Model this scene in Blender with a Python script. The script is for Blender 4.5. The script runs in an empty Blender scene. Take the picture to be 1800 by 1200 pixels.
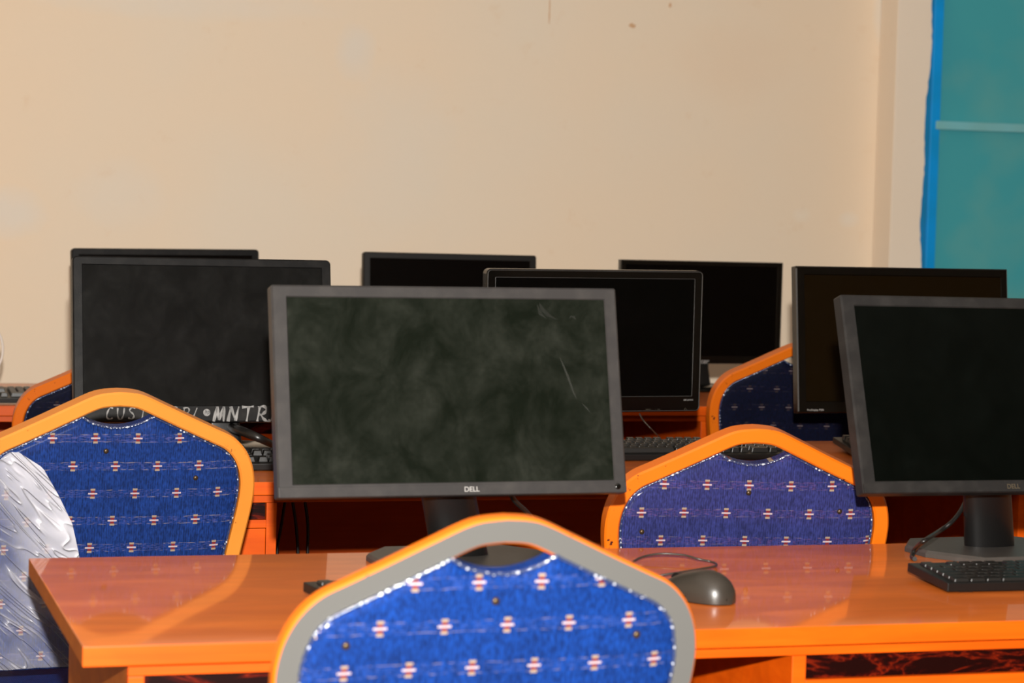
import bpy, bmesh, math, random
from mathutils import Vector, Matrix
random.seed(4)
sc = bpy.context.scene
COL = sc.collection

# ------------------------------------------------------------------ camera
FPX, YAW, PITCH, ROLL, CAMH = 4203.56, .29155, .05961, .0269, 1.24877
fw = Vector((math.sin(YAW)*math.cos(PITCH), math.cos(YAW)*math.cos(PITCH), -math.sin(PITCH)))
r0 = Vector((math.cos(YAW), -math.sin(YAW), 0)); u0 = r0.cross(fw)
rt = r0*math.cos(ROLL) + u0*math.sin(ROLL)
up = -r0*math.sin(ROLL) + u0*math.cos(ROLL)
CAM = Vector((0, 0, CAMH))
cd = bpy.data.cameras.new('camera'); cam = bpy.data.objects.new('camera', cd); COL.objects.link(cam)
cd.sensor_width = 36; cd.lens = FPX/1800*36; cd.clip_end = 60
M = Matrix((rt, up, -fw)).transposed().to_4x4(); M.translation = CAM
cam.matrix_world = M
cd.dof.use_dof = True; cd.dof.focus_distance = 4.0; cd.dof.aperture_fstop = 8.0
sc.camera = cam
sc.view_settings.view_transform = 'Standard'; sc.view_settings.look = 'None'
sc.view_settings.gamma = 1; sc.view_settings.exposure = 0; sc.view_settings.use_curve_mapping = False

def ray(px, py): return fw + rt*((px-900)/FPX) - up*((py-600)/FPX)
def onZ(px, py, Z):                                  # where the sight line meets a level surface
    d = ray(px, py); return CAM + d*((Z-CAMH)/d.z)
def onY(px, py, Y):
    d = ray(px, py); return CAM + d*(Y/d.y)

# ------------------------------------------------------------------ world and lights
w = bpy.data.worlds.new('world'); sc.world = w; w.use_nodes = True
w.node_tree.nodes['Background'].inputs[0].default_value = (1, .8, .6, 1)
w.node_tree.nodes['Background'].inputs[1].default_value = .01
def area(name, loc, tgt, size, power, col=(1, 1, 1)):
    l = bpy.data.lights.new(name, 'AREA'); l.shape = 'DISK'; l.size = size; l.energy = power; l.color = col
    o = bpy.data.objects.new(name, l); COL.objects.link(o); o.location = loc
    o.rotation_euler = (Vector(tgt)-Vector(loc)).to_track_quat('-Z', 'Y').to_euler(); return o
FL = CAM + up*.21 + rt*.015
area('camera_flash', FL, FL + fw*5, .045, 330, (1, .96, .90))

# ------------------------------------------------------------------ materials
def mat(name, base=(.5, .5, .5), rough=.5, metal=0, coat=0, coat_rough=.05, spec=.5):
    m = bpy.data.materials.new(name); m.use_nodes = True
    b = m.node_tree.nodes['Principled BSDF']
    b.inputs['Base Color'].default_value = (*base, 1); b.inputs['Roughness'].default_value = rough
    b.inputs['Metallic'].default_value = metal; b.inputs['Coat Weight'].default_value = coat
    b.inputs['Coat Roughness'].default_value = coat_rough; b.inputs['Specular IOR Level'].default_value = spec
    return m
class NT:
    def __init__(s, m): s.m = m; s.t = m.node_tree; s.b = s.t.nodes['Principled BSDF']
    def n(s, typ, **kw):
        n = s.t.nodes.new(typ)
        for k, v in kw.items():
            if k in n.inputs.keys(): n.inputs[k].default_value = v
            else: setattr(n, k, v)
        return n
    def l(s, a, b): s.t.links.new(a, b)
    def obj(s): return s.n('ShaderNodeTexCoord').outputs['Object']
    def math(s, op, a, b=None, c=None):
        n = s.t.nodes.new('ShaderNodeMath'); n.operation = op
        for i, v in enumerate((a, b, c)):
            if v is None: continue
            if isinstance(v, (int, float)): n.inputs[i].default_value = v
            else: s.l(v, n.inputs[i])
        return n.outputs[0]
    def mix(s, f, a, b, blend='MIX'):
        n = s.t.nodes.new('ShaderNodeMix'); n.data_type = 'RGBA'; n.blend_type = blend
        if isinstance(f, (int, float)): n.inputs[0].default_value = f
        else: s.l(f, n.inputs[0])
        for i, v in ((6, a), (7, b)):
            if isinstance(v, tuple): n.inputs[i].default_value = (*v[:3], 1)
            else: s.l(v, n.inputs[i])
        return n.outputs[2]
    def ramp(s, f, stops):
        n = s.t.nodes.new('ShaderNodeValToRGB'); e = n.color_ramp.elements
        while len(e) < len(stops): e.new(.5)
        for q, (p, c) in zip(e, stops):
            q.position = p; q.color = (*c, 1) if isinstance(c, tuple) else (c, c, c, 1)
        s.l(f, n.inputs[0]); return n.outputs[0]
    def noise(s, scale, detail=3, vec=None, dist=0, rough=.5, sc3=None):
        n = s.n('ShaderNodeTexNoise'); n.inputs['Scale'].default_value = scale; n.inputs['Detail'].default_value = detail
        n.inputs['Distortion'].default_value = dist; n.inputs['Roughness'].default_value = rough
        v = vec or s.obj()
        if sc3:
            mp = s.n('ShaderNodeMapping'); mp.inputs['Scale'].default_value = sc3; s.l(v, mp.inputs[0]); v = mp.outputs[0]
        s.l(v, n.inputs['Vector']); return n.outputs['Fac']
    def bump(s, h, strength=.2, dist=.001):
        n = s.n('ShaderNodeBump'); n.inputs['Strength'].default_value = strength; n.inputs['Distance'].default_value = dist
        s.l(h, n.inputs['Height']); s.l(n.outputs[0], s.b.inputs['Normal']); return n

def wall_mat(name, base, blot):
    m = mat(name, base, .85, spec=.2); t = NT(m)
    a = t.ramp(t.noise(1.1, 3), [(.35, 0.), (.7, 1.)])
    c = t.mix(a, base, blot)
    f = t.ramp(t.noise(9, 5, rough=.7), [(.62, 0.), (.8, 1.)])
    c = t.mix(t.math('MULTIPLY', f, .35), c, tuple(x*y for x, y in zip(base, (.85, .72, .6))))
    t.l(c, t.b.inputs['Base Color']); t.bump(t.noise(60, 4), .25, .002); return m
WALL = wall_mat('beige_plaster', (.84, .685, .515), (.79, .695, .565))
t = NT(WALL); sp = t.n('ShaderNodeSeparateXYZ'); t.l(t.obj(), sp.inputs[0]); src = t.b.inputs['Base Color'].links[0].from_socket
for px, py, rx, rz, col, st in ((1410, 378, .035, .03, (.84, .76, .64), .8), (1492, 386, .045, .03, (.80, .76, .68), .8), (320, 5, .5, .06, (.72, .72, .68), .6), (625, 95, .07, .10, (.70, .71, .69), .7),
                               (15, 372, .12, .09, (.70, .72, .70), .8), (690, 260, .22, .30, (.74, .70, .62), .6), (210, 340, .16, .12, (.74, .71, .64), .6),
                               (1290, 110, .22, .16, (.80, .60, .43), .45), (1548, 20, .03, .12, (.72, .72, .68), .7)):
    q = onY(px, py, 7.30)
    dx = t.math('DIVIDE', t.math('SUBTRACT', sp.outputs[0], q.x), rx); dzz = t.math('DIVIDE', t.math('SUBTRACT', sp.outputs[2], q.z), rz)
    d2 = t.math('ADD', t.math('MULTIPLY', dx, dx), t.math('MULTIPLY', dzz, dzz)); d2 = t.math('ADD', d2, t.math('MULTIPLY', t.math('SUBTRACT', t.noise(14, 3), .5), .9))
    src = t.mix(t.math('MULTIPLY', t.ramp(d2, [(0., 1.), (1.2, 0.)]), st*.55), src, col)
t.l(src, t.b.inputs['Base Color'])
FLANK = wall_mat('orange_beige_plaster', (.95, .66, .43), (.92, .68, .47))
PIL = wall_mat('pale_pilaster_plaster', (.86, .74, .60), (.88, .78, .66))
STAIN = mat('brown_stain', (.62, .40, .24), .9, spec=.1)
PATCH = mat('pale_filler', (.82, .72, .58), .9, spec=.1)
FLOOR = mat('grey_cement', (.12, .09, .07), .6)
CEIL = mat('ceiling_paint', (.6, .55, .5), .9)

def wood(name, base, dark, rough=.35, coat=0., sp=.3):
    m = mat(name, base, rough, coat=coat, coat_rough=.045, spec=sp); t = NT(m)
    g = t.noise(6, 5, dist=1.0, sc3=(.6, 2.2, 14))
    g2 = t.noise(3.5, 4, dist=1.5, sc3=(1, 3, 3))
    c = t.mix(t.ramp(g, [(.35, 0.), (.65, 1.)]), dark, base)
    c = t.mix(t.math('MULTIPLY', t.ramp(g2, [(.4, 0.), (.6, 1.)]), .5), c, tuple(x*.75 for x in dark))
    t.l(c, t.b.inputs['Base Color']); return m
TOP = wood('brown_orange_laminate', (.62, .145, .013), (.52, .108, .009), .5, .55)
EDGE = wood('orange_edging', (.52, .072, .0015), (.47, .058, .001), .4, sp=.15)
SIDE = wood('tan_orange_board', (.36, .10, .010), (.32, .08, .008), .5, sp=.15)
MARB = mat('dark_red_marble', (.03, .002, .001), .35, spec=.1); t = NT(MARB)
nz = t.noise(6, 6, dist=2.0, rough=.6, sc3=(1, 1, 3.2))
v = t.math('ABSOLUTE', t.math('SUBTRACT', nz, .5))
t.l(t.ramp(v, [(0., (.11, .007, .001)), (.018, (.03, .0015, .0005)), (.06, (.006, .0006, .0004))]), t.b.inputs['Base Color'])

def paint(name, base, chips=.0):
    m = mat(name, base, .4, spec=.3, coat=.12, coat_rough=.15); t = NT(m)
    n = t.ramp(t.noise(7, 3), [(.3, 0.), (.7, 1.)])
    c = t.mix(n, base, (base[0]*.97, base[1]*1.15, base[2]*1.3))
    ch = t.ramp(t.noise(60, 4, sc3=(1, .4, 1), rough=.6), [(.67, 0.), (.69, 1.)])
    c = t.mix(t.math('MULTIPLY', ch, chips), c, (.03, .004, .003))
    t.l(c, t.b.inputs['Base Color']); t.bump(t.noise(45, 3), .12, .001); return m
ORANGE = paint('orange_frame_paint', (.52, .098, .0015), 1.)
ORANGE_GLARE = paint('glare_pale_orange_paint', (.52, .155, .018), .6)  # orange paint lightened: flash glare on the left chair's frame put into the colour
GLAREF = mat('grey_glare_face', (.074, .073, .069), .6, spec=.12)  # flash glare on the orange frame, painted as a flat grey

def plastic(name, base, rough=.45, bump=.3, scale=900, spec=.5, dust=0.):
    m = mat(name, base, rough, spec=spec); t = NT(m)
    if dust:
        d = t.ramp(t.noise(22, 5, rough=.65), [(.45, 0.), (.8, 1.)])
        t.l(t.mix(t.math('MULTIPLY', d, dust), base, (.05, .046, .042)), t.b.inputs['Base Color'])
    if bump: t.bump(t.noise(scale, 2), bump, .0003)
    return m
BEZ = plastic('dusty_black_plastic', (.026, .0242, .0238), .38, .2, 500, .12, .5)
BEZR = plastic('dark_dusty_black_plastic', (.013, .0122, .0118), .38, .2, 500, .12, .3)
BEZ2 = plastic('black_grained_plastic', (.0068, .0068, .007), .35, .5, 700, .12, .25)
GLOSSB = plastic('glossy_black_plastic', (.0015, .0014, .0012), .14, 0, spec=.45)
MATB = plastic('matte_black_plastic', (.004, .0037, .0035), .36, .2, 800, .3)
KEYM = plastic('key_plastic', (.0055, .005, .0045), .36, .3, 900, .5)
NECKM = plastic('satin_black_plastic', (.003, .0028, .0028), .33, .1, 600, .5)
BASEM = plastic('dusty_grey_base_plastic', (.035, .03, .026), .45, .2, 500, .5, .8)
MOUSEM = plastic('worn_grey_plastic', (.022, .018, .014), .36, .2, 500, .5)
CABLE = plastic('black_cable_rubber', (.006, .0055, .005), .35, 0)
GREYC = plastic('grey_cable_rubber', (.03, .022, .018), .4, 0)
WHITEC = plastic('white_cable_rubber', (.6, .55, .5), .4, 0)
WHITEP = mat('white_paint_marker', (.2, .2, .19), .6); t = NT(WHITEP)
t.l(t.mix(t.ramp(t.noise(150, 3, sc3=(1, 1, .25)), [(.35, 0.), (.6, 1.)]), (.13, .13, .125), (.24, .235, .23)), t.b.inputs['Base Color'])
LOGO = mat('silver_print', (.22, .21, .20), .5)
LOGOD = mat('bronze_print', (.045, .034, .02), .5)
BLACKP = mat('black_print', (.004, .004, .004), .5)
STUD = mat('brass_stud', (.05, .03, .014), .35, metal=.6)

def screen(name, base, smear, amount, rough=.12, sp=.12):
    m = mat(name, base, rough, spec=sp); t = NT(m)
    a = t.noise(17, 7, dist=.5, rough=.62, sc3=(1, 1, .8)); b = t.noise(38, 4, rough=.7)
    f = t.math('MULTIPLY', t.ramp(a, [(.38, 0.), (.74, 1.)]), t.ramp(b, [(.3, .3), (.7, 1.)]))
    f = t.math('MULTIPLY', f, amount)
    t.l(t.mix(f, base, smear), t.b.inputs['Base Color']); return m
SCR_DUSTY = screen('dusty_green_black_screen', (.0032, .0044, .0027), (.0165, .0182, .0142), 1., .25, sp=.06)
SCR_BLK = screen('black_green_screen', (.0006, .0010, .0007), (.0022, .0030, .0024), .6, .2)
SCR_HP = screen('dark_grey_screen', (.0050, .0050, .0048), (.016, .016, .0155), .7, .2, sp=.1)
SCR_WIDE = screen('glossy_black_screen', (.0006, .0006, .0005), (.0025, .0025, .0025), .3, .2)
SCR_BRN = screen('brown_black_screen', (.0050, .0026, .0006), (.007, .005, .003), .3, .2)
SCR_BACK = screen('black_screen', (.0010, .0006, .0005), (.002, .0015, .001), .3, .2)

def fabric(name, base, hi, du=.0, dv=.0, lines=1., film=.2, sym=1.):
    """blue woven cloth with rows of small crosses, in the panel's own coordinates"""
    m = mat(name, base, .7, coat=film, coat_rough=.1, spec=.08); t = NT(m)
    s = t.n('ShaderNodeSeparateXYZ'); t.l(t.obj(), s.inputs[0]); x, z = s.outputs[0], s.outputs[2]
    z = t.math('ADD', z, t.math('MULTIPLY', t.math('SINE', t.math('MULTIPLY', x, 14)), .0012))
    PX, PZ = .0655, .0432
    zz = t.math('DIVIDE', t.math('ADD', z, dv+10*PZ), PZ)
    row = t.math('FLOOR', zz); fz = t.math('SUBTRACT', t.math('FRACT', zz), .5)
    off = t.math('MULTIPLY', t.math('FRACT', t.math('MULTIPLY', row, .5)), 1.)
    xx = t.math('ADD', t.math('DIVIDE', t.math('ADD', x, du+10*PX), PX), off)
    fx = t.math('SUBTRACT', t.math('FRACT', xx), .5)
    ax = t.math('MULTIPLY', t.math('ABSOLUTE', fx), PX); az0 = t.math('MULTIPLY', fz, PZ); az = t.math('ABSOLUTE', az0)
    def box(hx, lo, hi_):
        a = t.math('LESS_THAN', ax, hx); b = t.math('GREATER_THAN', az, lo) if lo > 0 else 1.; c = t.math('LESS_THAN', az, hi_)
        r = t.math('MULTIPLY', a, c); return t.math('MULTIPLY', r, b) if lo > 0 else r
    # vertical ribs and weave
    rib = t.math('SINE', t.math('MULTIPLY', x, 2*math.pi/.0036))
    w1 = t.noise(420, 2, sc3=(1, 1, .35)); w2 = t.noise(16, 3)
    f = t.math('ADD', t.math('MULTIPLY', rib, .17), t.ramp(w1, [(.3, 0.), (.7, 1.)]))
    f = t.math('MULTIPLY', f, t.math('ADD', w2, .35))
    c = t.mix(f, tuple(v*.55 for v in base), hi)
    # purple and pale dashed threads along each row
    dash = t.ramp(t.noise(230, 2, sc3=(.55, 1, 3)), [(.52, 0.), (.62, 1.)])
    band = t.math('LESS_THAN', az, .0062); th = t.math('MULTIPLY', t.math('MULTIPLY', dash, band), .5*lines)
    c = t.mix(th, c, (hi[0]*5+.02, hi[1]*2, hi[2]*1.2))
    ln = t.math('MULTIPLY', t.math('GREATER_THAN', az, .0048), band)
    ln = t.math('MULTIPLY', ln, t.ramp(t.noise(300, 1, sc3=(.3, 1, 2)), [(.55, 0.), (.6, 1.)]))
    c = t.mix(t.math('MULTIPLY', ln, .6*lines), c, (.14, .12, .13))
    c = t.mix(t.math('MULTIPLY', box(.0030, .0012, .0048), sym), c, (.11*sym, .012, .016))
    c = t.mix(t.math('MULTIPLY', box(.0036, .0048, .0078), sym), c, (.20*sym, .15*sym, .11*sym))
    c = t.mix(box(.0070, 0, .0012), c, (.30*sym, .24*sym, .26*sym))
    t.l(c, t.b.inputs['Base Color']); t.bump(f, .25, .0006); return m
FAB = fabric('blue_cloth', (.0014, .0155, .10), (.003, .031, .18), -.009, .0, .7)
FABL = fabric('blue_cloth_with_purple_threads', (.0036, .0165, .088), (.0065, .028, .148), .0, .008, 1.)
FABM = fabric('glare_tinted_blue_cloth', (.0135, .0165, .075), (.022, .0275, .128), .004, -.020, .5)  # blue cloth; the glare of its plastic film is mixed in as violet
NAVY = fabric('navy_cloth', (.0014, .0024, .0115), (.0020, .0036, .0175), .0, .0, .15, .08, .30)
PIPE = mat('beaded_piping_with_glints', (.05, .08, .16), .16, spec=.8, coat=1.); t = NT(PIPE)
vo = t.n('ShaderNodeTexVoronoi'); vo.inputs['Scale'].default_value = 170; t.l(t.obj(), vo.inputs['Vector'])
t.l(t.mix(t.ramp(vo.outputs['Distance'], [(.22, 1.), (.34, 0.)]), (.018, .03, .08), (.45, .47, .52)), t.b.inputs['Base Color'])  # white specks paint the flash glints of the beads into the colour
FILM = bpy.data.materials.new('wrinkled_clear_film'); FILM.use_nodes = True
t = NT(FILM); t.b.inputs['Base Color'].default_value = (.62, .62, .68, 1); t.b.inputs['Roughness'].default_value = .28
t.b.inputs['Metallic'].default_value = .15; t.b.inputs['Specular IOR Level'].default_value = .8
mp0 = t.n('ShaderNodeMapping'); mp0.inputs['Rotation'].default_value = (0, math.radians(-46), 0); t.l(t.obj(), mp0.inputs[0])
mp = t.n('ShaderNodeMapping'); mp.inputs['Scale'].default_value = (4, 1, 22); t.l(mp0.outputs[0], mp.inputs[0])
ns = t.noise(1.4, 2, vec=mp.outputs[0], dist=.9)
rid = t.math('SUBTRACT', 1., t.math('ABSOLUTE', t.math('MULTIPLY', t.math('SUBTRACT', t.math('FRACT', t.math('MULTIPLY', ns, 7)), .5), 2.)))
rid = t.math('POWER', rid, 5.)
t.bump(rid, .9, .004)
sx_ = t.n('ShaderNodeSeparateXYZ'); t.l(t.obj(), sx_.inputs[0])
cr = t.ramp(t.math('MULTIPLY', t.math('ADD', t.math('ADD', sx_.outputs[0], .31), t.math('MULTIPLY', sx_.outputs[2], .6)), 6.), [(.05, 0.), (.75, 1.)])   # white highlight near the free edge, painted in as extra opacity
al = t.math('ADD', t.math('ADD', .10, t.math('MULTIPLY', rid, .38)), t.math('MULTIPLY', t.ramp(t.noise(6, 3), [(.40, 0.), (.68, 1.)]), .22))
t.l(t.math('MINIMUM', t.math('ADD', al, t.math('MULTIPLY', cr, .46)), .93), t.b.inputs['Alpha'])

TEAL = mat('teal_painted_sheet', (.05, .30, .33), .5, spec=.2); t = NT(TEAL)
c = t.mix(t.ramp(t.noise(1.6, 4), [(.4, 0.), (.68, 1.)]), (.06, .37, .42), (.19, .42, .36))
c = t.mix(t.ramp(t.noise(.9, 2), [(.5, 0.), (.8, .6)]), c, (.02, .22, .36))
t.l(c, t.b.inputs['Base Color'])
BLUEP = paint('bright_blue_paint', (.001, .29, .68)); TEALP = paint('teal_bar_paint', (.20, .46, .46)); DBLUE = paint('smeared_blue_paint', (.008, .20, .42))

# ------------------------------------------------------------------ object helpers
def link(o, parent=None):
    COL.objects.link(o)
    if parent: o.parent = parent
    return o
def tag(o, label=None, cat=None, group=None, kind=None):
    for k, v in (('label', label), ('category', cat), ('group', group), ('kind', kind)):
        if v: o[k] = v
    return o
def thing(name, label, cat, loc, rz=0, group=None):
    o = bpy.data.objects.new(name, None); o.empty_display_size = .05; link(o)
    o.matrix_basis = Matrix.Translation(loc) @ Matrix.Rotation(rz, 4, 'Z')
    return tag(o, label, cat, group)
def obj(name, bm, mats, parent=None, mtx=None, smooth=False, recalc=True):
    if recalc: bmesh.ops.recalc_face_normals(bm, faces=bm.faces)
    me = bpy.data.meshes.new(name); bm.to_mesh(me); bm.free()
    for m in (mats if isinstance(mats, (list, tuple)) else [mats]): me.materials.append(m)
    if smooth:
        for p in me.polygons: p.use_smooth = True
        me.set_sharp_from_angle(angle=math.radians(40))
    o = link(bpy.data.objects.new(name, me), parent)
    if mtx is not None: o.matrix_basis = mtx
    return o
def box(x0, x1, y0, y1, z0, z1, bev=0., bm=None, mi=0):
    own = bm or bmesh.new(); tmp = bmesh.new()
    v = [tmp.verts.new((x, y, z)) for x in (x0, x1) for y in (y0, y1) for z in (z0, z1)]
    for f in ((0,1,3,2),(4,6,7,5),(0,4,5,1),(2,3,7,6),(0,2,6,4),(1,5,7,3)): tmp.faces.new([v[i] for i in f])
    if bev: bmesh.ops.bevel(tmp, geom=list(tmp.edges), offset=bev, segments=2, affect='EDGES', profile=.6)
    bmesh.ops.recalc_face_normals(tmp, faces=tmp.faces)
    merge(own, tmp, mi); return own
def merge(dst, src, mi=0):
    mp = {}
    for v in src.verts: mp[v] = dst.verts.new(v.co)
    for f in src.faces:
        try: g = dst.faces.new([mp[v] for v in f.verts]); g.material_index = mi; g.smooth = f.smooth
        except ValueError: pass
    src.free()
def tube(pts, r, seg=8, bm=None, closed=False, rad=None, mi=0):
    bm = bm or bmesh.new(); pts = [Vector(p) for p in pts]; n = len(pts); rings = []; ref = None
    for i, p in enumerate(pts):
        a = pts[i-1] if (i or closed) else pts[i]; b = pts[(i+1) % n] if (i < n-1 or closed) else pts[i]
        t_ = (b-a).normalized()
        if ref is None: ref = t_.orthogonal().normalized()
        ref = (ref - t_*ref.dot(t_)).normalized(); q = t_.cross(ref)
        rr = rad(i/(n-1)) if rad else r
        rings.append([bm.verts.new(p + (ref*math.cos(k*2*math.pi/seg) + q*math.sin(k*2*math.pi/seg))*rr) for k in range(seg)])
    for i in range(n if closed else n-1):
        A, B = rings[i], rings[(i+1) % n]
        for k in range(seg):
            f = bm.faces.new((A[k], A[(k+1) % seg], B[(k+1) % seg], B[k])); f.material_index = mi; f.smooth = True
    if not closed:
        bm.faces.new(rings[0][::-1]).material_index = mi; bm.faces.new(rings[-1]).material_index = mi
    return bm
def spline(P, per=8, closed=False):
    P = [Vector(p) for p in P]; n = len(P); out = []
    for i in range(n if closed else n-1):
        g = (lambda k: P[k % n]) if closed else (lambda k: P[max(0, min(n-1, k))])
        a, b, c, d = g(i-1), g(i), g(i+1), g(i+2)
        for k in range(per):
            s = k/per
            out.append(.5*((2*b) + (c-a)*s + (2*a-5*b+4*c-d)*s*s + (3*b-a-3*c+d)*s**3))
    if not closed: out.append(P[-1])
    return out
def rrect(w, h, r, seg=5, x0=0., z0=0.):
    """rounded rectangle outline, centred on x, bottom at z0"""
    pts = []
    for cx, cz, a0 in ((w/2-r, r, -90), (w/2-r, h-r, 0), (-w/2+r, h-r, 90), (-w/2+r, r, 180)):
        for k in range(seg+1):
            a = math.radians(a0 + 90*k/seg); pts.append((x0+cx+r*math.cos(a), z0+cz+r*math.sin(a)))
    return pts
def loft(loops, cap0=True, cap1=True, bm=None, smooth=False, mis=None):
    bm = bm or bmesh.new(); R = [[bm.verts.new(p) for p in L] for L in loops]; n = len(R[0])
    for j in range(len(R)-1):
        for k in range(n):
            f = bm.faces.new((R[j][k], R[j][(k+1) % n], R[j+1][(k+1) % n], R[j+1][k])); f.smooth = smooth
            if mis: f.material_index = mis[j]
    if cap0: bm.faces.new(R[0][::-1])
    if cap1: bm.faces.new(R[-1])
    return bm
def text_obj(name, s, size, m, parent, mtx, depth=.0002, shear=0, bold=0., sx=1.):
    cu = bpy.data.curves.new(name, 'FONT'); cu.body = s; cu.size = size; cu.extrude = depth; cu.shear = shear; cu.offset = bold
    cu.align_x = 'LEFT'; tmp = bpy.data.objects.new('tmp', cu); COL.objects.link(tmp)
    dg = bpy.context.evaluated_depsgraph_get(); me = bpy.data.meshes.new_from_object(tmp.evaluated_get(dg))
    bpy.data.objects.remove(tmp); me.name = name; me.materials.clear(); me.materials.append(m)
    o = link(bpy.data.objects.new(name, me), parent)
    o.matrix_basis = mtx @ Matrix.Rotation(math.pi/2, 4, 'X') @ Matrix.Diagonal((sx, 1, 1, 1)); return o

# ------------------------------------------------------------------ room
def struct(name, bm, m): return tag(obj(name, bm, m), kind='structure')
WY, RX = 7.30, 9.0
struct('floor', box(-3, RX, -2.5, 7.6, -.1, 0), FLOOR)
struct('ceiling', box(-3, RX, -2.5, 7.6, 3.1, 3.2), CEIL)
struct('wall_back', box(-3, 3.565, WY, WY+.3, 0, 3.1), WALL)
struct('wall_left', box(-3.2, -3, -2.5, 7.6, 0, 3.1), WALL)
struct('wall_right', box(RX, RX+.2, -2.5, 7.6, 0, 3.1), WALL)
struct('wall_front', box(-3, RX, -2.7, -2.5, 0, 3.1), WALL)
struct('wall_back_right', box(5.015, RX, 7.17, WY+.3, 0, 3.1), PIL)
struct('wall_over_door', box(3.565, 5.015, 7.17, WY+.3, 2.5, 3.1), PIL)
bm = box(3.436, 3.566, 7.17, WY-.001, 0, 3.1, .003)
for f in bm.faces:
    if f.normal.x < -.9: f.material_index = 1                           # its left flank gets a more orange tone
struct('trim_pilaster', bm, [PIL, FLANK])
# small marks on the plaster
def blob(px, py, w_, h_, m, name, seed=1):
    p = onY(px, py, WY); rnd = random.Random(seed); n = 18; L = []
    for k in range(n):
        a = 2*math.pi*k/n; q = 1 + rnd.uniform(-.25, .25)
        L.append((p.x + math.cos(a)*w_/2*q, p.z + math.sin(a)*h_/2*q))
    b = loft([[(x, WY-.0006, z) for x, z in L], [(x, WY+.001, z) for x, z in L]]); return struct(name, b, m)
blob(966, 20, .004, .085, STAIN, 'trim_1', 1)
blob(1111, 45, .022, .014, STAIN, 'trim_2', 2)
blob(1178, 9, .009, .016, STAIN, 'trim_3', 3)
# teal sheet-metal door in a blue frame
def dz(px, Y): return onY(px, 300, Y).x
DY = 7.185
fx0 = 3.566
fr = box(fx0, fx0+.034, DY-.02, DY+.03, 0, 2.5, .003); box(fx0+1.414, fx0+1.448, DY-.02, DY+.03, 0, 2.5, .003, fr); box(fx0, fx0+1.448, DY-.02, DY+.03, 2.466, 2.5, .003, fr)
d1 = struct('door_1', fr, BLUEP)
struct_sheet = obj('sheet_panel', box(fx0+.03, fx0+1.42, DY+.012, DY+.022, .01, 2.47), TEAL, d1)
zc = onY(1720, 223, DY).z
obj('cross_bar', box(fx0+.018, fx0+1.41, DY-.026, DY+.012, zc-.014, zc+.014, .003), TEALP, d1)
obj('cross_bar', box(fx0+.018, fx0+1.41, DY-.026, DY+.012, zc-.75-.014, zc-.75+.014, .003), TEALP, d1)
# ragged brushed edge of blue paint that runs over the plaster beside the frame
rnd = random.Random(5); bm = bmesh.new(); L = []; n = 150
zs = [2.5*k/n for k in range(n+1)]; prev = None
for k, z in enumerate(zs):
    wv = .013 + .007*math.sin(z*5.1+1.0) + .004*math.sin(z*17) + rnd.uniform(-.0015, .0015)
    wv += .010*max(0, (1.25-z))
    a = bm.verts.new((3.5665-max(.004, wv), 7.1692, z)); b = bm.verts.new((3.5665, 7.1692, z))
    c, d = bm.verts.new((a.co.x, 7.1705, z)), bm.verts.new((3.5665, 7.1705, z))
    if prev:
        for i, j in ((0, 1), (1, 2), (2, 3), (3, 0)): bm.faces.new((prev[i], prev[j], (a, b, d, c)[j], (a, b, d, c)[i]))
    prev = (a, b, d, c)
obj('paint_edge', bm, DBLUE, d1)

# ------------------------------------------------------------------ desks
DEP = .6355
def desk(label, Y, x0, x1, peds, marble, name='computer_desk'):
    """peds: list of (x0, x1) door pedestals; marble: (x0, x1) open slots with the dark marbled board behind"""
    t = thing(name, label, 'desk', (x0, Y, 0), 0, None); L = x1-x0; P = lambda x: x-x0
    bm = box(0, L, 0, DEP, .727, .75, .0015)
    bm.normal_update()
    for f in bm.faces:
        if f.normal.y < -.7: f.material_index = 1
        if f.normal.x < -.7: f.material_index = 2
    obj('desktop', bm, [TOP, EDGE, SIDE], t, recalc=False)
    cx0, cx1 = .052, L-.052
    obj('front_rail', box(cx0, cx1, .018, .034, .712, .7245, .001), EDGE, t)
    obj('batten', box(cx0+.02, cx1-.02, .04, .06, .7245, .727), EDGE, t)
    # side panels
    for s, (a, b) in enumerate(((cx0, cx0+.018), (cx1-.018, cx1))):
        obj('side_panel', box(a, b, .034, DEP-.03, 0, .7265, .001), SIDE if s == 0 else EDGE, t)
        obj('front_post', box(a, b, .016, .034, 0, .7119, .001), EDGE, t)
    for i, (a, b) in enumerate(peds):
        a, b = P(a), P(b)
        if i or a > cx0+.05: obj('divider', box(a, a+.018, .016, DEP-.05, .06, .7118, .001), EDGE, t)
        if b < cx1-.05: obj('divider', box(b-.018, b, .016, DEP-.05, .06, .7118, .001), EDGE, t)
        obj('slot_floor', box(a+.018, b-.018, .016, DEP-.06, .668, .682, .001), EDGE, t)
        dd = box(a+.0185, b-.0185, .018, .034, .08, .667, .0015); o = obj('door', dd, EDGE, t)
        hz = tube([(b-.06, .019, .50), (b-.06, -.004, .50), (b-.06, -.004, .60), (b-.06, .019, .60)], .004, 8); obj('handle', hz, MATB, o)
        obj('drawer_front', box(a+.019, b-.019, .024, .04, .6825, .7110), MARB, t)
    obj('back_panel', box(cx0+.019, cx1-.019, DEP-.045, DEP-.033, .25, .7268), EDGE, t)
    return t
Y1, Y2, Y3 = 2.60, 4.048, 5.496
desk('orange desk nearest the viewer, with the two big dusty black monitors on it', Y1, .302, 2.45, [(.354, .66), (1.146, 2.398)], None)
desk('orange desk in the middle row, carrying the monitor with white hand lettering', Y2, .30, 2.95, [(.352, .802), (2.237, 2.898)], None)
desk('orange desk furthest back, along the beige wall', Y3, -.45, 3.1, [(-.398, .10), (.75, 1.3), (2.148, 3.048)], None)

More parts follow.
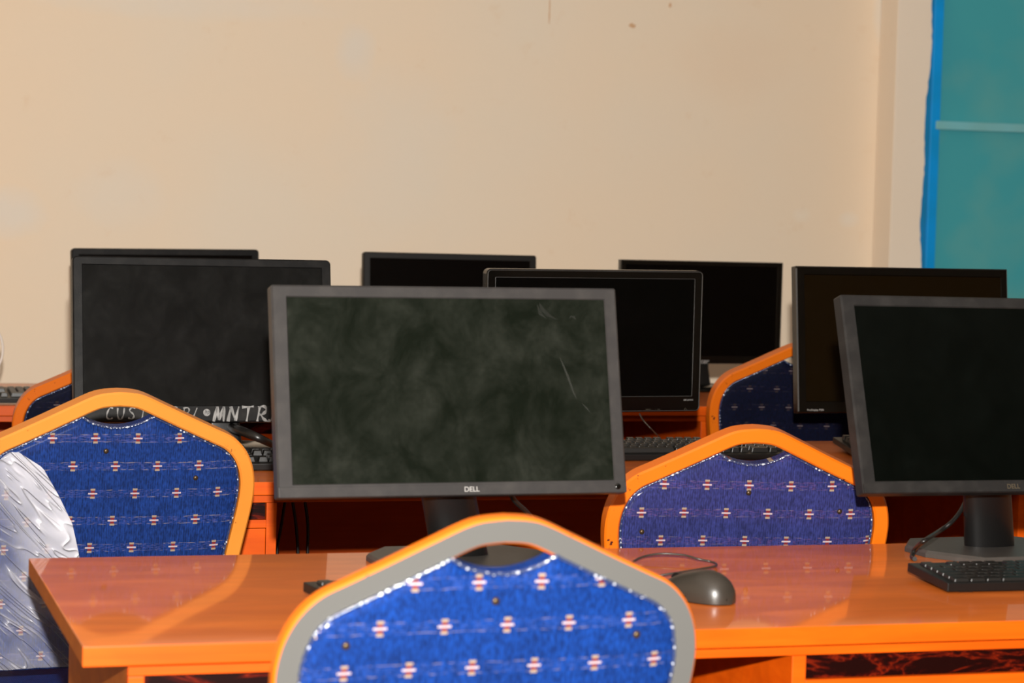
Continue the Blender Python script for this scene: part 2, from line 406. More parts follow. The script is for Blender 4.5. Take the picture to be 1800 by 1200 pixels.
# ------------------------------------------------------------------ chairs
HALF = [(0, 0), (.034, -.004), (.075, -.022), (.115, -.041), (.155, -.0595), (.183, -.073), (.203, -.092), (.216, -.116), (.222, -.142),
        (.2225, -.165), (.220, -.19), (.215, -.22), (.209, -.255), (.203, -.295), (.198, -.34), (.194, -.40), (.191, -.47), (.190, -.50)]
def offs(path, d):
    out = []
    for i, p in enumerate(path):
        a = path[max(0, i-1)]; b = path[min(len(path)-1, i+1)]; t_ = (b-a).normalized(); out.append(p + Vector((t_.z, 0, -t_.x))*d)
    return out
half = spline([(u, 0, v) for u, v in HALF], 5)
full = [Vector((-p.x, 0, p.z)) for p in half[::-1]] + half[1:]          # left foot, over the peak, to the right foot
TW, TD = .0225, .030
TILT = math.radians(11)
def hoop_mesh(grey):
    TW, TD = (.0265, .016) if grey else (.0225, .030)
    ctr = offs(full, TW/2); loops = []; c = .0022 if grey else .0028
    for i, p in enumerate(ctr):
        a = ctr[max(0, i-1)]; b = ctr[min(len(ctr)-1, i+1)]; t_ = (b-a).normalized(); nrm = Vector((-t_.z, 0, t_.x))   # outward
        w2, d2 = TW/2, TD/2; y = Vector((0, 1, 0))
        sec = [(-w2+c, -d2), (w2-c, -d2), (w2, -d2+c), (w2, d2-c), (w2-c, d2), (-w2+c, d2), (-w2, d2-c), (-w2, -d2+c)]
        loops.append([p + nrm*s + y*q for s, q in sec])
    bm = bmesh.new(); R = [[bm.verts.new(v) for v in L] for L in loops]
    for j in range(len(R)-1):
        for k in range(8):
            f = bm.faces.new((R[j][k], R[j][(k+1) % 8], R[j+1][(k+1) % 8], R[j+1][k])); f.smooth = True
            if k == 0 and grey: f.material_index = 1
    bm.faces.new(R[0]); bm.faces.new(R[-1][::-1]); return bm
INS = offs(half, TW+.0012)                                              # inner edge of the hoop, right side
VB, PT = -.44, .013                                                     # bottom of the panel, half thickness
def inner_u(v):
    best = None
    for a, b in zip(INS, INS[1:]):
        if (a.z-v)*(b.z-v) <= 0 and abs(a.z-b.z) > 1e-6: best = a.x + (b.x-a.x)*(v-a.z)/(b.z-a.z)
    return best
VSH = -.118; USH = inner_u(VSH)
def top_v(u):
    u = abs(u); uc = .054
    if u < uc:
        e = inner_v(uc); return e - .017*(1-(u/uc)**2)**.9
    return inner_v(u)
def inner_v(u):
    for a, b in zip(INS, INS[1:]):
        if (a.x-u)*(b.x-u) <= 0 and abs(a.x-b.x) > 1e-6 and a.z > -.16: return a.z + (b.z-a.z)*(u-a.x)/(b.x-a.x)
    return VSH
def panel_pt(s, t_):
    v = VSH + (VB-VSH)*t_; U = inner_u(v); u = s*(USH*(1-t_) + U*t_ if t_ == 0 else U)
    tv = top_v(s*USH) if abs(s) < .999 else VSH
    return u, v + (tv-VSH)*(1-t_)**2
def panel_mesh():
    bm = bmesh.new(); NS, NTT = 56, 26; F = []; B = []
    for j in range(NTT+1):
        rf = []; rb = []
        for i in range(NS+1):
            s = -1+2*i/NS; u, v = panel_pt(s, j/NTT)
            e = min(1-abs(s), j/NTT*1.2, (1-j/NTT)*1.2+.02); d = 1-math.exp(-e*14)
            rf.append(bm.verts.new((u, -PT*.55-.006*d, v))); rb.append(bm.verts.new((u, PT*.55+.018*d, v)))
        F.append(rf); B.append(rb)
    for j in range(NTT):
        for i in range(NS):
            bm.faces.new((F[j][i], F[j][i+1], F[j+1][i+1], F[j+1][i])).smooth = True
            bm.faces.new((B[j][i], B[j+1][i], B[j+1][i+1], B[j][i+1])).smooth = True
    for i in range(NS):
        bm.faces.new((F[0][i+1], F[0][i], B[0][i], B[0][i+1])); bm.faces.new((F[-1][i], F[-1][i+1], B[-1][i+1], B[-1][i]))
    for j in range(NTT):
        bm.faces.new((F[j][0], F[j+1][0], B[j+1][0], B[j][0])); bm.faces.new((F[j+1][-1], F[j][-1], B[j][-1], B[j+1][-1]))
    return bm
def piping_mesh():
    pts = []
    for j in range(26, -1, -1): u, v = panel_pt(-1, j/26); pts.append((u+.002, -.0085, v))
    for i in range(1, 57): u, v = panel_pt(-1+2*i/56, 0); pts.append((u, -.0085, v-.002))
    for j in range(1, 27): u, v = panel_pt(1, j/26); pts.append((u-.002, -.0085, v))
    P = spline(pts, 5); return tube(P, .002, 6, rad=lambda f: .0013+.0009*abs(math.sin(f*len(P)*.9)))
def dome(r, h, seg=12):
    bm = bmesh.new(); L = []
    for k in range(5):
        a = math.pi/2*k/5; L.append([(r*math.cos(a)*math.cos(q*2*math.pi/seg), -h*math.sin(a), r*math.cos(a)*math.sin(q*2*math.pi/seg)) for q in range(seg)])
    return loft(L, smooth=True, bm=bm)
def chair(label, px, py, Ytop, rz, frame, fab, grey=False, film=False, group=None, studs=(), sl=.33, k=1.):
    P = onY(px, py, Ytop); H = P.z
    t = thing('stacking_chair', label, 'chair', (P.x, P.y, 0), rz, group)
    Mx = Matrix.Translation((0, 0, H-.0035)) @ Matrix.Rotation(TILT, 4, 'X')      # top leans towards the viewer
    obj('back_frame', hoop_mesh(grey), [frame, GLAREF] if grey else frame, t, Mx, smooth=True)
    p = obj('backrest', panel_mesh(), fab, t, Mx)
    obj('piping', piping_mesh(), PIPE, p)
    for u, v in studs: obj('stud', dome(.0042, .003), STUD, p, Matrix.Translation((u, -.0125, v)))
    zj = H - .50*math.cos(TILT); yj = .50*math.sin(TILT)
    zs_ = .44; fd = yj + sl - .02
    for s in (-1, 1):
        x = s*.178
        obj('leg', sq_tube([(x, yj, zj+.01), (x, yj+.012, zs_-.04), (x*1.02, yj-.03, .012)], .0235, .026), frame, t)
        obj('leg', sq_tube([(x*.98, fd, zs_-.03), (x*1.02, fd, .012)], .0235, .026), frame, t)
        obj('seat_rail', sq_tube([(x, yj+.02, zs_-.035), (x, fd-.005, zs_-.035)], .02, .024), frame, t)
    obj('cross_rail', sq_tube([(-.178, fd-.01, zs_-.035), (.178, fd-.01, zs_-.035)], .02, .024), frame, t)
    bm = bmesh.new(); loops = []
    for z, i in ((zs_-.02, .012), (zs_-.012, .0), (zs_+.012, 0), (zs_+.026, .012), (zs_+.032, .04)):
        loops.append([(x, yj+.0+y, z) for x, y in rr2((.40-2*i), sl-2*i, .05)])
    obj('seat', loft([[(x, y+.02+sl/2, z) for x, y, z in L] for L in loops], smooth=True), fab, t, smooth=True)
    t.scale = (k, 1, 1)
    if film:
        # clear plastic cover that has crept off most of the back, left against its left half
        bm = bmesh.new(); NI, NJ = 30, 60; G = []
        for j in range(NJ+1):
            v = -.090 - (.345)*j/NJ; U = -(inner_u(v) or .17)
            e = edge_u(v); G.append([])
            for i in range(NI+1):
                s = i/NI; u = U+.003 + (e-U-.003)*s
                wv = .0016*math.sin(60*(u+v*.85)+2*math.sin((u-v)*14)) + .0008*math.sin(150*(u+v)+3*math.sin((u-v)*20))
                G[-1].append(bm.verts.new((u, -.0165+wv*min(1, s*6, (1-s)*6), v)))
        for j in range(NJ):
            for i in range(NI): bm.faces.new((G[j][i], G[j+1][i], G[j+1][i+1], G[j][i+1])).smooth = True
        obj('plastic_cover', bm, FILM, p)['label'] = 'crumpled clear plastic film'
    return t
def edge_u(v):
    K = [(-.07, -.165), (-.09, -.150), (-.115, -.112), (-.16, -.085), (-.205, -.062), (-.25, -.050), (-.30, -.040), (-.36, -.04), (-.44, -.035)]
    for (a, b), (c, d) in zip(K, K[1:]):
        if c <= v <= a: return b + (d-b)*(v-a)/(c-a)
    return K[-1][1]
def rr2(w_, h_, r, seg=5): return [(x, z-h_/2) for x, z in rrect(w_, h_, r, seg)]
def sq_tube(P, a, b, c=.004):
    P = [Vector(p) for p in P]; loops = []
    for i, p in enumerate(P):
        t_ = (P[min(len(P)-1, i+1)]-P[max(0, i-1)]).normalized(); x = Vector((1, 0, 0))
        if abs(t_.x) > .9: x = Vector((0, 1, 0))
        x = (x-t_*x.dot(t_)).normalized(); y = t_.cross(x)
        s = [(-a/2+c, -b/2), (a/2-c, -b/2), (a/2, -b/2+c), (a/2, b/2-c), (a/2-c, b/2), (-a/2+c, b/2), (-a/2, b/2-c), (-a/2, -b/2+c)]
        loops.append([p+x*q+y*r for q, r in s])
    return loft(loops)
chair('nearest chair, bright blue patterned back, orange frame, flash glare painted grey on its front face', 888, 899, 2.20, .1, ORANGE, FAB, grey=True, sl=.285,
      studs=((-.155, -.122), (-.006, -.083), (.150, -.125)))
chair('blue chair at left with crumpled clear plastic film over half of its back', 208, 681, 3.60, .1, ORANGE_GLARE, FABL, film=True, sl=.305, k=.988,
      studs=((-.186, -.140), (-.016, -.092), (.127, -.137), (-.165, -.40)))
chair('blue patterned chair, tinted violet for film glare, between the two dusty monitors, behind the nearest desk', 1327, 745, 3.27, -.1, ORANGE, FABM, k=.985,
      studs=((-.004, -.099), (.142, -.128), (-.165, -.160)))
chair('navy chair with chipped orange frame behind the brown-black monitor at right', 1418, 600, 5.06, -.05, ORANGE, NAVY, studs=((-.02, -.11),), sl=.29)
chair('navy chair mostly hidden behind the hand-lettered monitor at left', 213, 621, 5.06, -.05, ORANGE, NAVY, sl=.29)

# ------------------------------------------------------------------ monitors
def ring_front(W, H, r, l, t_, rr, b, rec, bm, mi=0, ch=.0025):
    """front frame: outer rounded edge, flat face, inner lip going back"""
    seg = 5; O0 = rrect(W, H, r, seg); O1 = rrect(W-2*ch, H-2*ch, max(r-ch, .0008), seg, 0, ch)
    iw, ih = W-l-rr, H-t_-b; I = rrect(iw, ih, .0008, seg, (l-rr)/2, b)
    I2 = rrect(iw-.003, ih-.003, .0008, seg, (l-rr)/2, b+.0015)
    return [[(x, ch, z) for x, z in O0], [(x, 0, z) for x, z in O1], [(x, 0, z) for x, z in I], [(x, rec, z) for x, z in I2]]
def monitor(name, label, X, Y, Z, ya, ti, ro, W, H, bez, r, M_case, M_scr, base_c, stand, thick=.022, bulge=.035, rec=.0022, chin=False, group=None):
    l, t_, rr, b = bez
    rz = -ya; root = thing(name, label, 'monitor', (base_c[0], base_c[1], .7503), rz, group)
    R = Matrix.Rotation(rz, 4, 'Z'); inv = (Matrix.Translation((base_c[0], base_c[1], .7503)) @ R).inverted()
    Hm = inv @ Matrix.Translation((X, Y, Z)) @ R @ Matrix.Rotation(-ti, 4, 'X') @ Matrix.Rotation(ro, 4, 'Y')
    bm = bmesh.new(); L = ring_front(W, H, r, l, t_, rr, b, rec, bm)
    back = [[(x, thick, z) for x, z in rrect(W, H, r, 5)],
            [(x*.86, thick+.006, H/2+(z-H/2)*.84) for x, z in rrect(W, H, r, 5)],
            [(x*.70, thick+bulge, H/2+(z-H/2)*.62) for x, z in rrect(W, H, r, 5)]]
    loft(L[::-1][0:4] + back, cap0=False, cap1=True, bm=bm)
    case = obj('casing', bm, M_case, root, Hm, recalc=True)
    iw, ih = W-l-rr, H-t_-b
    obj('screen', box((l-rr)/2-iw/2+.001, (l-rr)/2+iw/2-.001, rec-.0003, rec+.004, b+.001, b+ih-.001), M_scr, root, Hm)
    if chin:
        obj('chin_strip', box(-W/2+.001, W/2-.001, -.0014, .004, .0005, b-.0022, .0008), M_case, root, Hm)
    stand(root, Hm, W, H, thick, bulge, inv)
    return root, Hm, inv
def seg_between(a, b, r0_, r1_, m, root, name, seg=28, ex=1.):
    a, b = Vector(a), Vector(b); L = []
    for k in range(7):
        f = k/6; p = a.lerp(b, f); r_ = r0_+(r1_-r0_)*f
        L.append([(p.x+r_*math.cos(q*2*math.pi/seg), p.y+r_*ex*math.sin(q*2*math.pi/seg), p.z) for q in range(seg)])
    return obj(name, loft(L, smooth=True), m, root, smooth=True)
def stand_hex(nx):
    def f(root, Hm, W, H, th, bu, inv):
        P = [(-.125, -.02), (-.125, .04), (-.085, .10), (.085, .10), (.125, .04), (.125, -.02), (.075, -.10), (-.075, -.10)]
        L = [[(x, y, z) for x, y in [(p[0]*k, p[1]*k) for p in P]] for z, k in ((0, 1), (.006, 1), (.010, .975))]
        b_ = loft(L); obj('stand_base', b_, BASEM, root)
        top = Hm @ Vector((nx, th+.004, .055))
        seg_between((nx, .012, .0102), (top.x-.004, top.y+.03, .155), .0405, .037, NECKM, root, 'stand_neck', ex=.55)
        obj('mount_block', box(top.x-.05, top.x+.05, top.y-.004, top.y+.055, .13, .19, .008), MATB, root)
    return f
def stand_oval(nw=.055, bw=.11, bd=.085):
    def f(root, Hm, W, H, th, bu, inv):
        L = [[(bw*k*math.cos(q*math.pi/16), bd*k*math.sin(q*math.pi/16), z) for q in range(32)] for z, k in ((0, 1), (.005, 1), (.011, .93), (.016, .6))]
        obj('stand_base', loft(L, smooth=True), GLOSSB, root, smooth=True)
        top = Hm @ Vector((0, th+.006, .05))
        bm = loft([[(x*1., .03*0+y, .014) for x, y in rr2(nw*1.15, .03, .008)],
                   [(x, y+(top.y+.016)*.6, .06) for x, y in rr2(nw, .026, .008)],
                   [(x, y+top.y+.016, max(.10, top.z)) for x, y in rr2(nw, .024, .008)]], smooth=True)
        obj('stand_neck', bm, MATB, root, smooth=True)
    return f
def loc_tube(root, inv, pts, r, m, name='cable', per=8):
    return obj(name, tube(spline([inv @ Vector(p) for p in pts], per), r, 8), m, root)

# two dusty monitors on the nearest desk
r1, h1, i1 = monitor('monitor', 'large dusty grey-black monitor in the middle with a smeared greenish screen', .8389, 3.03, .8556, -.0239, .2357, -.0034, .4818, .2813,
    (.0195, .0150, .0165, .0165), .003, BEZ, SCR_DUSTY, (.875, 3.125), stand_hex(0), chin=True)
text_obj('logo', 'DELL', .0095, LOGO, r1, h1 @ Matrix.Translation((.010, -.0018, .0045)), bold=.00015)
obj('power_button', dome(.0042, .0012), GLOSSB, r1, h1 @ Matrix.Translation((.2275, -.0014, .0085)))
loc_tube(r1, i1, [onY(895, 862, 3.14), onY(905, 880, 3.15), onY(926, 900, 3.17), onY(945, 925, 3.2), onZ(965, 966, .754)], .0035, CABLE)
# pale scuffs on the glass and frame of the middle monitor
def scuff(root, Hm, pts, wd, m, name='scuff', y=-.0001):
    bm = bmesh.new(); pv = None
    for i, (x, z) in enumerate(pts):
        f = i/(len(pts)-1); w_ = wd*math.sin(math.pi*min(.97, max(.03, f)))
        a = bm.verts.new((x-w_, y, z)); b = bm.verts.new((x+w_, y, z))
        if pv: bm.faces.new((pv[0], pv[1], b, a))
        pv = (a, b)
    bmesh.ops.solidify(bm, geom=list(bm.faces), thickness=.0002); return obj(name, bm, m, root, Hm)
SCF = mat('dry_dust_smear', (.036, .038, .032), .8, spec=.1); NT(SCF).b.inputs['Alpha'].default_value = .85
SCF2 = mat('faint_dust_smear', (.026, .028, .023), .8, spec=.1); NT(SCF2).b.inputs['Alpha'].default_value = .5
def pxm(root_inv, Hm, px, py, Yn=3.05):
    """point on a monitor's front plane seen at a pixel, in its own coordinates"""
    Wm = root_inv.inverted() @ Hm; Li = Wm.inverted(); o = Li @ CAM; d = (Li.to_3x3() @ ray(px, py)); k = (.002-o.y)/d.y
    q = o + d*k; return q.x, q.z
for pts, wd, mm in (([(984, 628), (990, 642), (999, 664), (1008, 690), (1014, 702)], .0016, SCF), ([(1022, 708), (1030, 716), (1038, 726)], .0012, SCF),
                    ([(978, 640), (990, 637), (1000, 638)], .0012, SCF2), ([(948, 532), (954, 545), (966, 556), (980, 562)], .0045, SCF2),
                    ([(944, 535), (950, 552), (960, 560)], .003, SCF2), ([(1000, 560), (1006, 555), (1012, 562)], .003, SCF2)):
    scuff(r1, h1, [pxm(i1, h1, *p) for p in pts], wd, mm, y=.0016)

r2, h2, i2 = monitor('monitor', 'clean-screened black monitor at the right edge, tilted back, on the nearest desk', 1.6581, 3.03, .8526, -.0628, .3289, .007, .477, .2876,
    (.0195, .0150, .0165, .0165), .003, BEZR, SCR_BLK, (1.682, 3.125), stand_hex(0), chin=True)
text_obj('logo', 'DELL', .0095, LOGOD, r2, h2 @ Matrix.Translation((-.010, -.0018, .0045)), bold=.00015)
loc_tube(r2, i2, [onY(1706, 862, 3.15), onY(1700, 874, 3.15), onY(1689, 897, 3.14), onY(1672, 918, 3.13), onY(1650, 934, 3.12), onZ(1625, 950, .785), onZ(1609, 964, .765), onZ(1603, 978, .754), onZ(1608, 982, .754)], .0034, CABLE)

# middle row
r3, h3, i3 = monitor('monitor', 'black monitor at left with white hand-painted lettering on its lower bezel', .7484, 4.5, .8101, -.0283, .1804, 0, .4992, .3148,
    (.0175, .0150, .0175, .0300), .009, BEZ2, SCR_HP, (.79, 4.545), stand_oval(.06, .12), rec=.003)
# white brush lettering
STROKES = {'C': [[(.75, .95), (.45, 1.0), (.15, .6), (.1, .15), (.4, 0), (.7, .1)]], 'U': [[(.1, 1), (.08, .3), (.25, 0), (.5, .05), (.7, .4), (.8, 1)]],
    'S': [[(.8, .95), (.4, 1), (.2, .75), (.5, .5), (.65, .25), (.4, 0), (.05, .1)]], 'T': [[(0, .95), (.95, 1.0)], [(.55, .97), (.35, 0)]],
    'O': [[(.5, 1), (.15, .7), (.1, .2), (.4, 0), (.75, .35), (.8, .8), (.5, 1)]], 'M': [[(0, 0), (.3, 1)], [(.3, 1), (.42, .1)], [(.42, .1), (.85, 1)], [(.85, 1), (.8, 0)]],
    'N': [[(0, 0), (.25, 1)], [(.25, 1), (.6, .05)], [(.6, .05), (.9, 1)]], 'R': [[(.05, 0), (.3, 1)], [(.15, .95), (.65, 1), (.8, .75), (.55, .5), (.25, .45)], [(.35, .48), (.6, .15), (.95, .0), (1.1, .1)]],
    '/': [[(0, 0), (.5, 1)]], 'E': [[(.7, 1), (.2, 1), (.05, 0), (.6, 0)], [(.1, .5), (.5, .5)]]}
bm = bmesh.new()
def write(s, x0, x1, z0, h_, wd):
    n = len(s); cw = (x1-x0)/n
    for i, chh in enumerate(s):
        if chh == ' ': continue
        for st in STROKES[chh]:
            P = spline([(x0+i*cw+a*cw*.86, 0, z0+b*h_) for a, b in st], 6); pv = None
            for k, p in enumerate(P):
                t_ = (P[min(len(P)-1, k+1)]-P[max(0, k-1)]).normalized(); nn = Vector((-t_.z, 0, t_.x))*wd*(.75+.35*math.sin(k*.7+i))
                a, b = bm.verts.new(p+nn+Vector((0, -.0006, 0))), bm.verts.new(p-nn+Vector((0, -.0006, 0)))
                c_, d_ = bm.verts.new(p+nn+Vector((0, .0002, 0))), bm.verts.new(p-nn+Vector((0, .0002, 0)))
                if pv: bm.faces.new((pv[0], pv[1], b, a)); bm.faces.new((pv[2], pv[0], a, c_)); bm.faces.new((pv[1], pv[3], d_, b))
                pv = (a, b, c_, d_)
xa = pxm(i3, h3, 186, 728)[0]; xb = pxm(i3, h3, 357, 728)[0]; xc = pxm(i3, h3, 375, 728)[0]; xd = pxm(i3, h3, 500, 728)[0]
for tx, a_, b_, z0_, hh_, wd_ in (('CUSTOMER/', xa, xb, .006, .021, .0015), ('MNTR/', xc, xd, .0008, .0285, .0028)):
    bm = bmesh.new(); write(tx, a_, b_, z0_, hh_, wd_); obj('painted_lettering', bm, WHITEP, r3, h3)['label'] = 'white hand-painted letters'
lx, lz = pxm(i3, h3, 363, 725)
bm = loft([[(lx+.0068*math.cos(a*math.pi/12), yy, lz+.0068*math.sin(a*math.pi/12)) for a in range(24)] for yy in (.0004, -.0005)])
lg = obj('logo', bm, WHITEP, r3, h3)
text_obj('logo_lettering', 'hp', .0105, BLACKP, lg, Matrix.Translation((lx-.0045, -.0007, lz-.0018)), shear=.25)

r4, h4, i4 = monitor('monitor', 'glossy black widescreen monitor with rounded corners, just right of the dusty middle monitor', 1.524, 4.5, .8278, -.0611, -.0017, -.0047, .4642, .2847,
    (.0180, .0160, .0180, .0310), .010, GLOSSB, SCR_WIDE, (1.545, 4.56), stand_oval(.06, .11), rec=.0028)
x_, z_ = pxm(i4, h4, 1201, 704)
text_obj('model_lettering', 'HP LV1911', .0046, LOGO, r4, h4 @ Matrix.Translation((x_, -.0003, z_)), bold=.00005)
x_, z_ = pxm(i4, h4, 1204, 719)
bm = tube([(.0022*math.cos(a), 0, .0022*math.sin(a)) for a in [math.radians(110+320*k/14) for k in range(15)]], .0003, 5); tube([(0, 0, .0005), (0, 0, .003)], .0003, 5, bm)
obj('power_symbol', bm, LOGOD, r4, h4 @ Matrix.Translation((x_, -.0002, z_)))
x_, z_ = pxm(i4, h4, 1134, 720)
text_obj('button_lettering', 'MENU   -   +   OK', .0026, LOGOD, r4, h4 @ Matrix.Translation((x_, -.0002, z_)), sx=1.6)
GL = plastic('grey_edge_plastic', (.05, .048, .046), .3, 0)  # pale grey for the thin lines along the bezel edges
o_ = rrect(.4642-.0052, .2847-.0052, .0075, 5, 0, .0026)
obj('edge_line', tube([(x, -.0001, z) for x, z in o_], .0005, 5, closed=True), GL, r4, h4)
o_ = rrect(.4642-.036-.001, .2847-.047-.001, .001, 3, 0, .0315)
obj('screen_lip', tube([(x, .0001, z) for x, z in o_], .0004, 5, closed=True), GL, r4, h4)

r5, h5, i5 = monitor('monitor', 'brown-black screened monitor with a shiny left edge, behind the monitor at the right edge', 2.2318, 4.55, .8232, -.0249, .1119, -.002, .4947, .305,
    (.0185, .0165, .0150, .0230), .0015, GLOSSB, SCR_BRN, (2.25, 4.575), stand_oval(.09, .12, .07), rec=.003)
x_, z_ = pxm(i5, h5, 1418, 722)
text_obj('model_lettering', 'ProDisplay P201', .0058, LOGO, r5, h5 @ Matrix.Translation((x_, -.0003, z_)), bold=.00003)
x_, z_ = pxm(i5, h5, 1418, 704)
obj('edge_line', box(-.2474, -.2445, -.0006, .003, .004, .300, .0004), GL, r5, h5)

# back row
monitor('monitor', 'black monitor in the back row whose top edge shows over the hand-lettered one', .884, 5.9, .8034, -.0665, .0995, -.0101, .47, .3,
    (.017, .015, .017, .025), .008, BEZ2, SCR_BACK, (.90, 5.94), stand_oval())
monitor('monitor', 'black back-row monitor showing above the dusty middle monitor', 1.6138, 5.92, .8049, .0123, .0999, .0023, .46, .3,
    (.017, .015, .017, .025), .006, MATB, SCR_BACK, (1.62, 5.96), stand_oval())
r8, h8, i8 = monitor('monitor', 'back-row black monitor with square corners against the wall, right of centre', 2.3103, 5.95, .8234, -.0008, .0044, .0013, .4614, .273,
    (.014, .012, .014, .020), .001, GLOSSB, SCR_BACK, (2.308, 5.99), stand_oval(.082, .12, .085))
x_, z_ = pxm(i8, h8, 1223, 640)
text_obj('logo', 'acer', .0185, LOGO, r8, h8 @ Matrix.Translation((x_+.003, -.0006, z_+.0025)), shear=.2, bold=.0002)

# ------------------------------------------------------------------ keyboards
ROWS = [[(1, 0), (1, 2), (1, 3), (1, 4), (1, 5), (1, 6.5), (1, 7.5), (1, 8.5), (1, 9.5), (1, 11), (1, 12), (1, 13), (1, 14)],
        [(1, i) for i in range(13)] + [(2, 13)] + [(1, 15.25), (1, 16.25), (1, 17.25)] + [(1, 18.5+i) for i in range(4)],
        [(1.5, 0)] + [(1, 1.5+i) for i in range(12)] + [(1.5, 13.5)] + [(1, 15.25), (1, 16.25), (1, 17.25)] + [(1, 18.5+i) for i in range(3)],
        [(1.75, 0)] + [(1, 1.75+i) for i in range(11)] + [(2.25, 12.75)] + [(1, 18.5+i) for i in range(3)],
        [(2.25, 0)] + [(1, 2.25+i) for i in range(10)] + [(2.75, 12.25)] + [(1, 16.25)] + [(1, 18.5+i) for i in range(4)],
        [(1.25, 0), (1.25, 1.25), (1.25, 2.5), (6.25, 3.75), (1.25, 10), (1.25, 11.25), (1.25, 12.5), (1.25, 13.75)] + [(1, 15.25), (1, 16.25), (1, 17.25)] + [(2, 18.5), (1, 20.5)]]
KMESH = {}
def key_mesh(wu, tall):
    k = (wu, tall)
    if k not in KMESH:
        w_ = wu*.019-.0018; d_ = .0172; hh = .0085 if tall else .0035; c = .0018 if tall else .0007
        L = [[(x, y, 0) for x, y in rr2(w_, d_, .0012, 2)], [(x, y, hh-.0006) for x, y in rr2(w_-2*c, d_-2*c, .0015, 2)], [(x, y, hh) for x, y in rr2(w_-2*c-.0014, d_-2*c-.0014, .0012, 2)]]
        bm = loft(L); bmesh.ops.recalc_face_normals(bm, faces=bm.faces); me = bpy.data.meshes.new('key'); bm.to_mesh(me); bm.free(); me.materials.append(KEYM); KMESH[k] = me
    return KMESH[k]
def keyboard(label, x, y, rz=0, tall=True, incl=5, group=None, keys=True, M_=None):
    """x, y: front left corner on the desk"""
    W, D = .446, .150 if tall else .124
    t = thing('keyboard', label, 'keyboard', (x, y, .7502), rz, group); h0 = .013 if tall else .012
    a = math.radians(incl); T = Matrix.Translation((0, 0, .0016)) @ Matrix.Rotation(a, 4, 'X')
    th = .012
    bm = box(0, W, 0, D, 0, th, .0015)
    obj('body', bm, M_ or MATB, t, T)
    for fx in (.02, W-.04):
        zb = D*math.sin(a)*.85
        obj('foot', box(fx, fx+.02, D*.80, D*.80+.006, -.0001, zb*.95+.0015, .0004), MATB, t)
        obj('foot_pad', box(fx, fx+.02, .006, .014, 0, .003), MATB, t)
    u = .019
    for r_, row in enumerate(ROWS):
        yy = D-.014-u*.5 - r_*u - (.004 if r_ else 0)
        if not tall: yy = D-.0085-.009 - r_*.0181
        for wu, xu in row:
            o = link(bpy.data.objects.new('key', key_mesh(wu, tall)), t)
            o.matrix_basis = T @ Matrix.Translation((.0125+(xu+wu/2)*u*.985, yy, th-.0002))
    return t
p = onZ(1665, 1040, .752)
keyboard('flat black keyboard in front of the monitor at the right edge', p.x, p.y, -.02, tall=False, incl=3.5)
p = onZ(520, 1046, .752)
keyboard('black keyboard under the dusty middle monitor, its left end showing beside the nearest chair', .632, 2.768, .22, tall=False, incl=2)
keyboard('black keyboard below the hand-lettered monitor, partly hidden by the chair with plastic film', .50, 4.205, .0)
keyboard('black high-keyed keyboard below the glossy rounded monitor', 1.44, 4.325, -.01)
keyboard('black keyboard on the middle desk in front of the brown-black screened monitor', 2.03, 4.36, -.12)
keyboard('black keyboard at the far left on the back desk against the wall', .115, 5.535, .03)

# ------------------------------------------------------------------ mouse
def mouse(label, c, rz):
    t = thing('computer_mouse', label, 'mouse', (c[0], c[1], .7502), rz)
    # long axis +y is the nose (cable) end
    L = []; n = 28; S = 15
    for j in range(S+1):
        f = j/S; yy = -.056+.112*f
        e = max(0, 1-abs(2*f-1)**2.6)**.5; wv = .031*e*(1-.06*math.sin(math.pi*f)); hh = .037*e**.9*(1.0-.42*max(0, f-.35)/.65)
        L.append([(wv*math.cos(a), yy, max(0, math.sin(a))**.75*hh + .004*(math.sin(a) >= 0) - (0 if math.sin(a) >= 0 else .0)) for a in [2*math.pi*k/n for k in range(n)]])
    L = [[(x, y, max(.0012, z)) for x, y, z in q] for q in L]
    bm = loft(L, smooth=True); bmesh.ops.remove_doubles(bm, verts=bm.verts, dist=.0002)
    obj('shell', bm, MOUSEM, t, smooth=True)
    bm = loft([[(.0292*q*math.cos(a*math.pi/14), .0545*q*math.sin(a*math.pi/14), z) for a in range(28)] for z, q in ((0, .97), (.003, 1.), (.008, 1.0), (.0095, .98))], smooth=True)
    obj('base', bm, GLOSSB, t, smooth=True)
    obj('wheel', loft([[(x, .034+.009*math.cos(a*math.pi/8), .021+.009*math.sin(a*math.pi/8)) for a in range(16)] for x in (-.003, .003)]), MATB, t)
    return t
mc = (1.094, 2.800)
mt = mouse('grey-black mouse with its cable looped behind it on the nearest desk', mc, math.radians(28))
mi = (Matrix.Translation((mc[0], mc[1], .7502)) @ Matrix.Rotation(math.radians(28), 4, 'Z')).inverted()
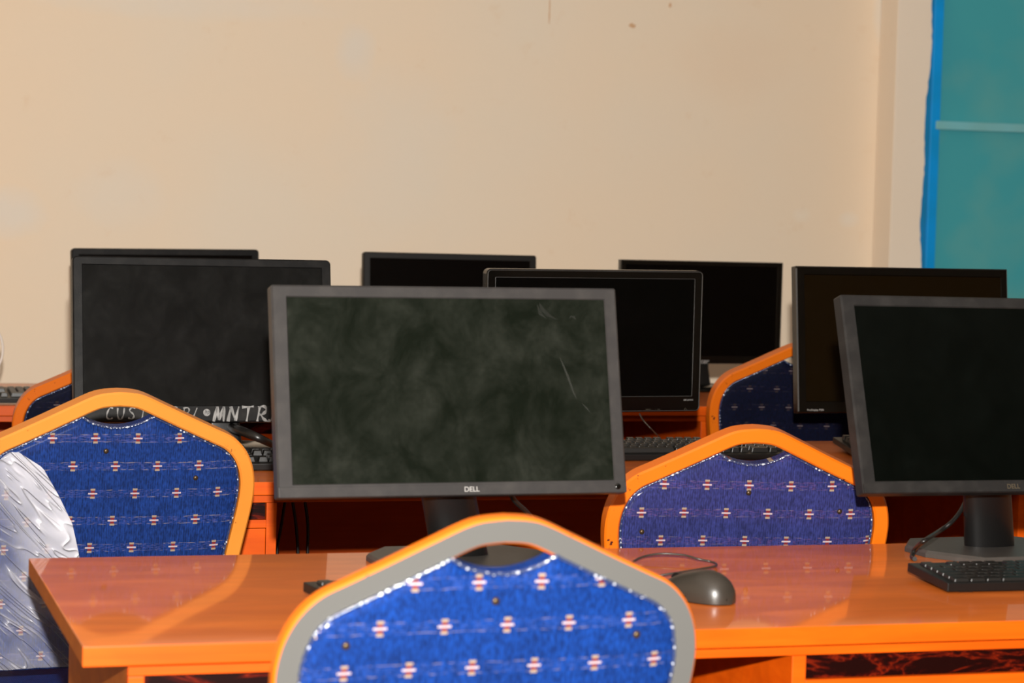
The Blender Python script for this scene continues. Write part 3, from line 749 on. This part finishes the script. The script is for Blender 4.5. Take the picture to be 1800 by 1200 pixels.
nose = Matrix.Translation((mc[0], mc[1], .7502)) @ Matrix.Rotation(math.radians(28), 4, 'Z') @ Vector((0, .052, .008))
pts = [nose] + [onZ(a, b, z) for a, b, z in ((1162, 1017, .754), (1148, 1013, .754), (1187, 1007, .758), (1230, 1000, .758), (1256, 995, .756), (1259, 991, .754), (1250, 987, .7535), (1227, 982, .757), (1200, 975, .760), (1160, 973, .760), (1128, 979, .757), (1104, 992, .7535), (1080, 1004, .7535))]
obj('cable', tube(spline([mi @ Vector(q) for q in pts], 8), .0016, 8), GREYC, mt)

# ------------------------------------------------------------------ loose cables
def cable(name, label, pts, r, m, group=None):
    P = spline(pts, 10); o = obj(name, tube(P, r, 8), m); return tag(o, label, 'cable', group)
p0 = onY(-68, 632, 5.9); RR = .098
cable('white_cable', 'white cable loop at the far left edge, in front of the wall', [(p0.x+RR*math.cos(a), 5.9, .85+RR*.95*math.sin(a)) for a in [math.radians(-95+24*k) for k in range(15)]], .0028, WHITEC)
cable('black_cable', 'thin black cable arching down to the keyboard below the glossy rounded monitor',
      [onY(1124, 727, 4.56), onY(1131, 739, 4.54), onY(1146, 755, 4.51), onZ(1161, 770, .753)], .0014, GREYC)
P = spline([i3 @ onY(402, 741, 4.60), i3 @ onY(409, 752, 4.52), i3 @ onY(424, 757, 4.46), i3 @ onY(458, 771, 4.42), i3 @ onZ(490, 787, .7615)], 8)
obj('cable', tube(P, .004, 10, rad=lambda f: .0045+.0045*math.sin(math.pi*min(1, f*.8+.1))), CABLE, r3)
cable('black_cable', 'black cable curling on the wall above the worn navy chair', [onY(1384, 622, 7.29), onY(1389, 620, 7.285), onY(1393, 628, 7.28), onY(1395, 640, 7.285), onY(1396, 700, 7.29)], .0035, CABLE)
for k, (a, b, c_) in enumerate(((503, 495, 487), (512, 520, 524), (534, 541, 541))):
    cable('hanging_cable', 'black cables hanging in the dark under the middle desk', [onY(a, 868, 4.45), onY(b, 920, 4.45), onY(c_, 975, 4.45), onY(c_+2, 1060, 4.45)], .003, CABLE, 'cables hanging under the middle desk')
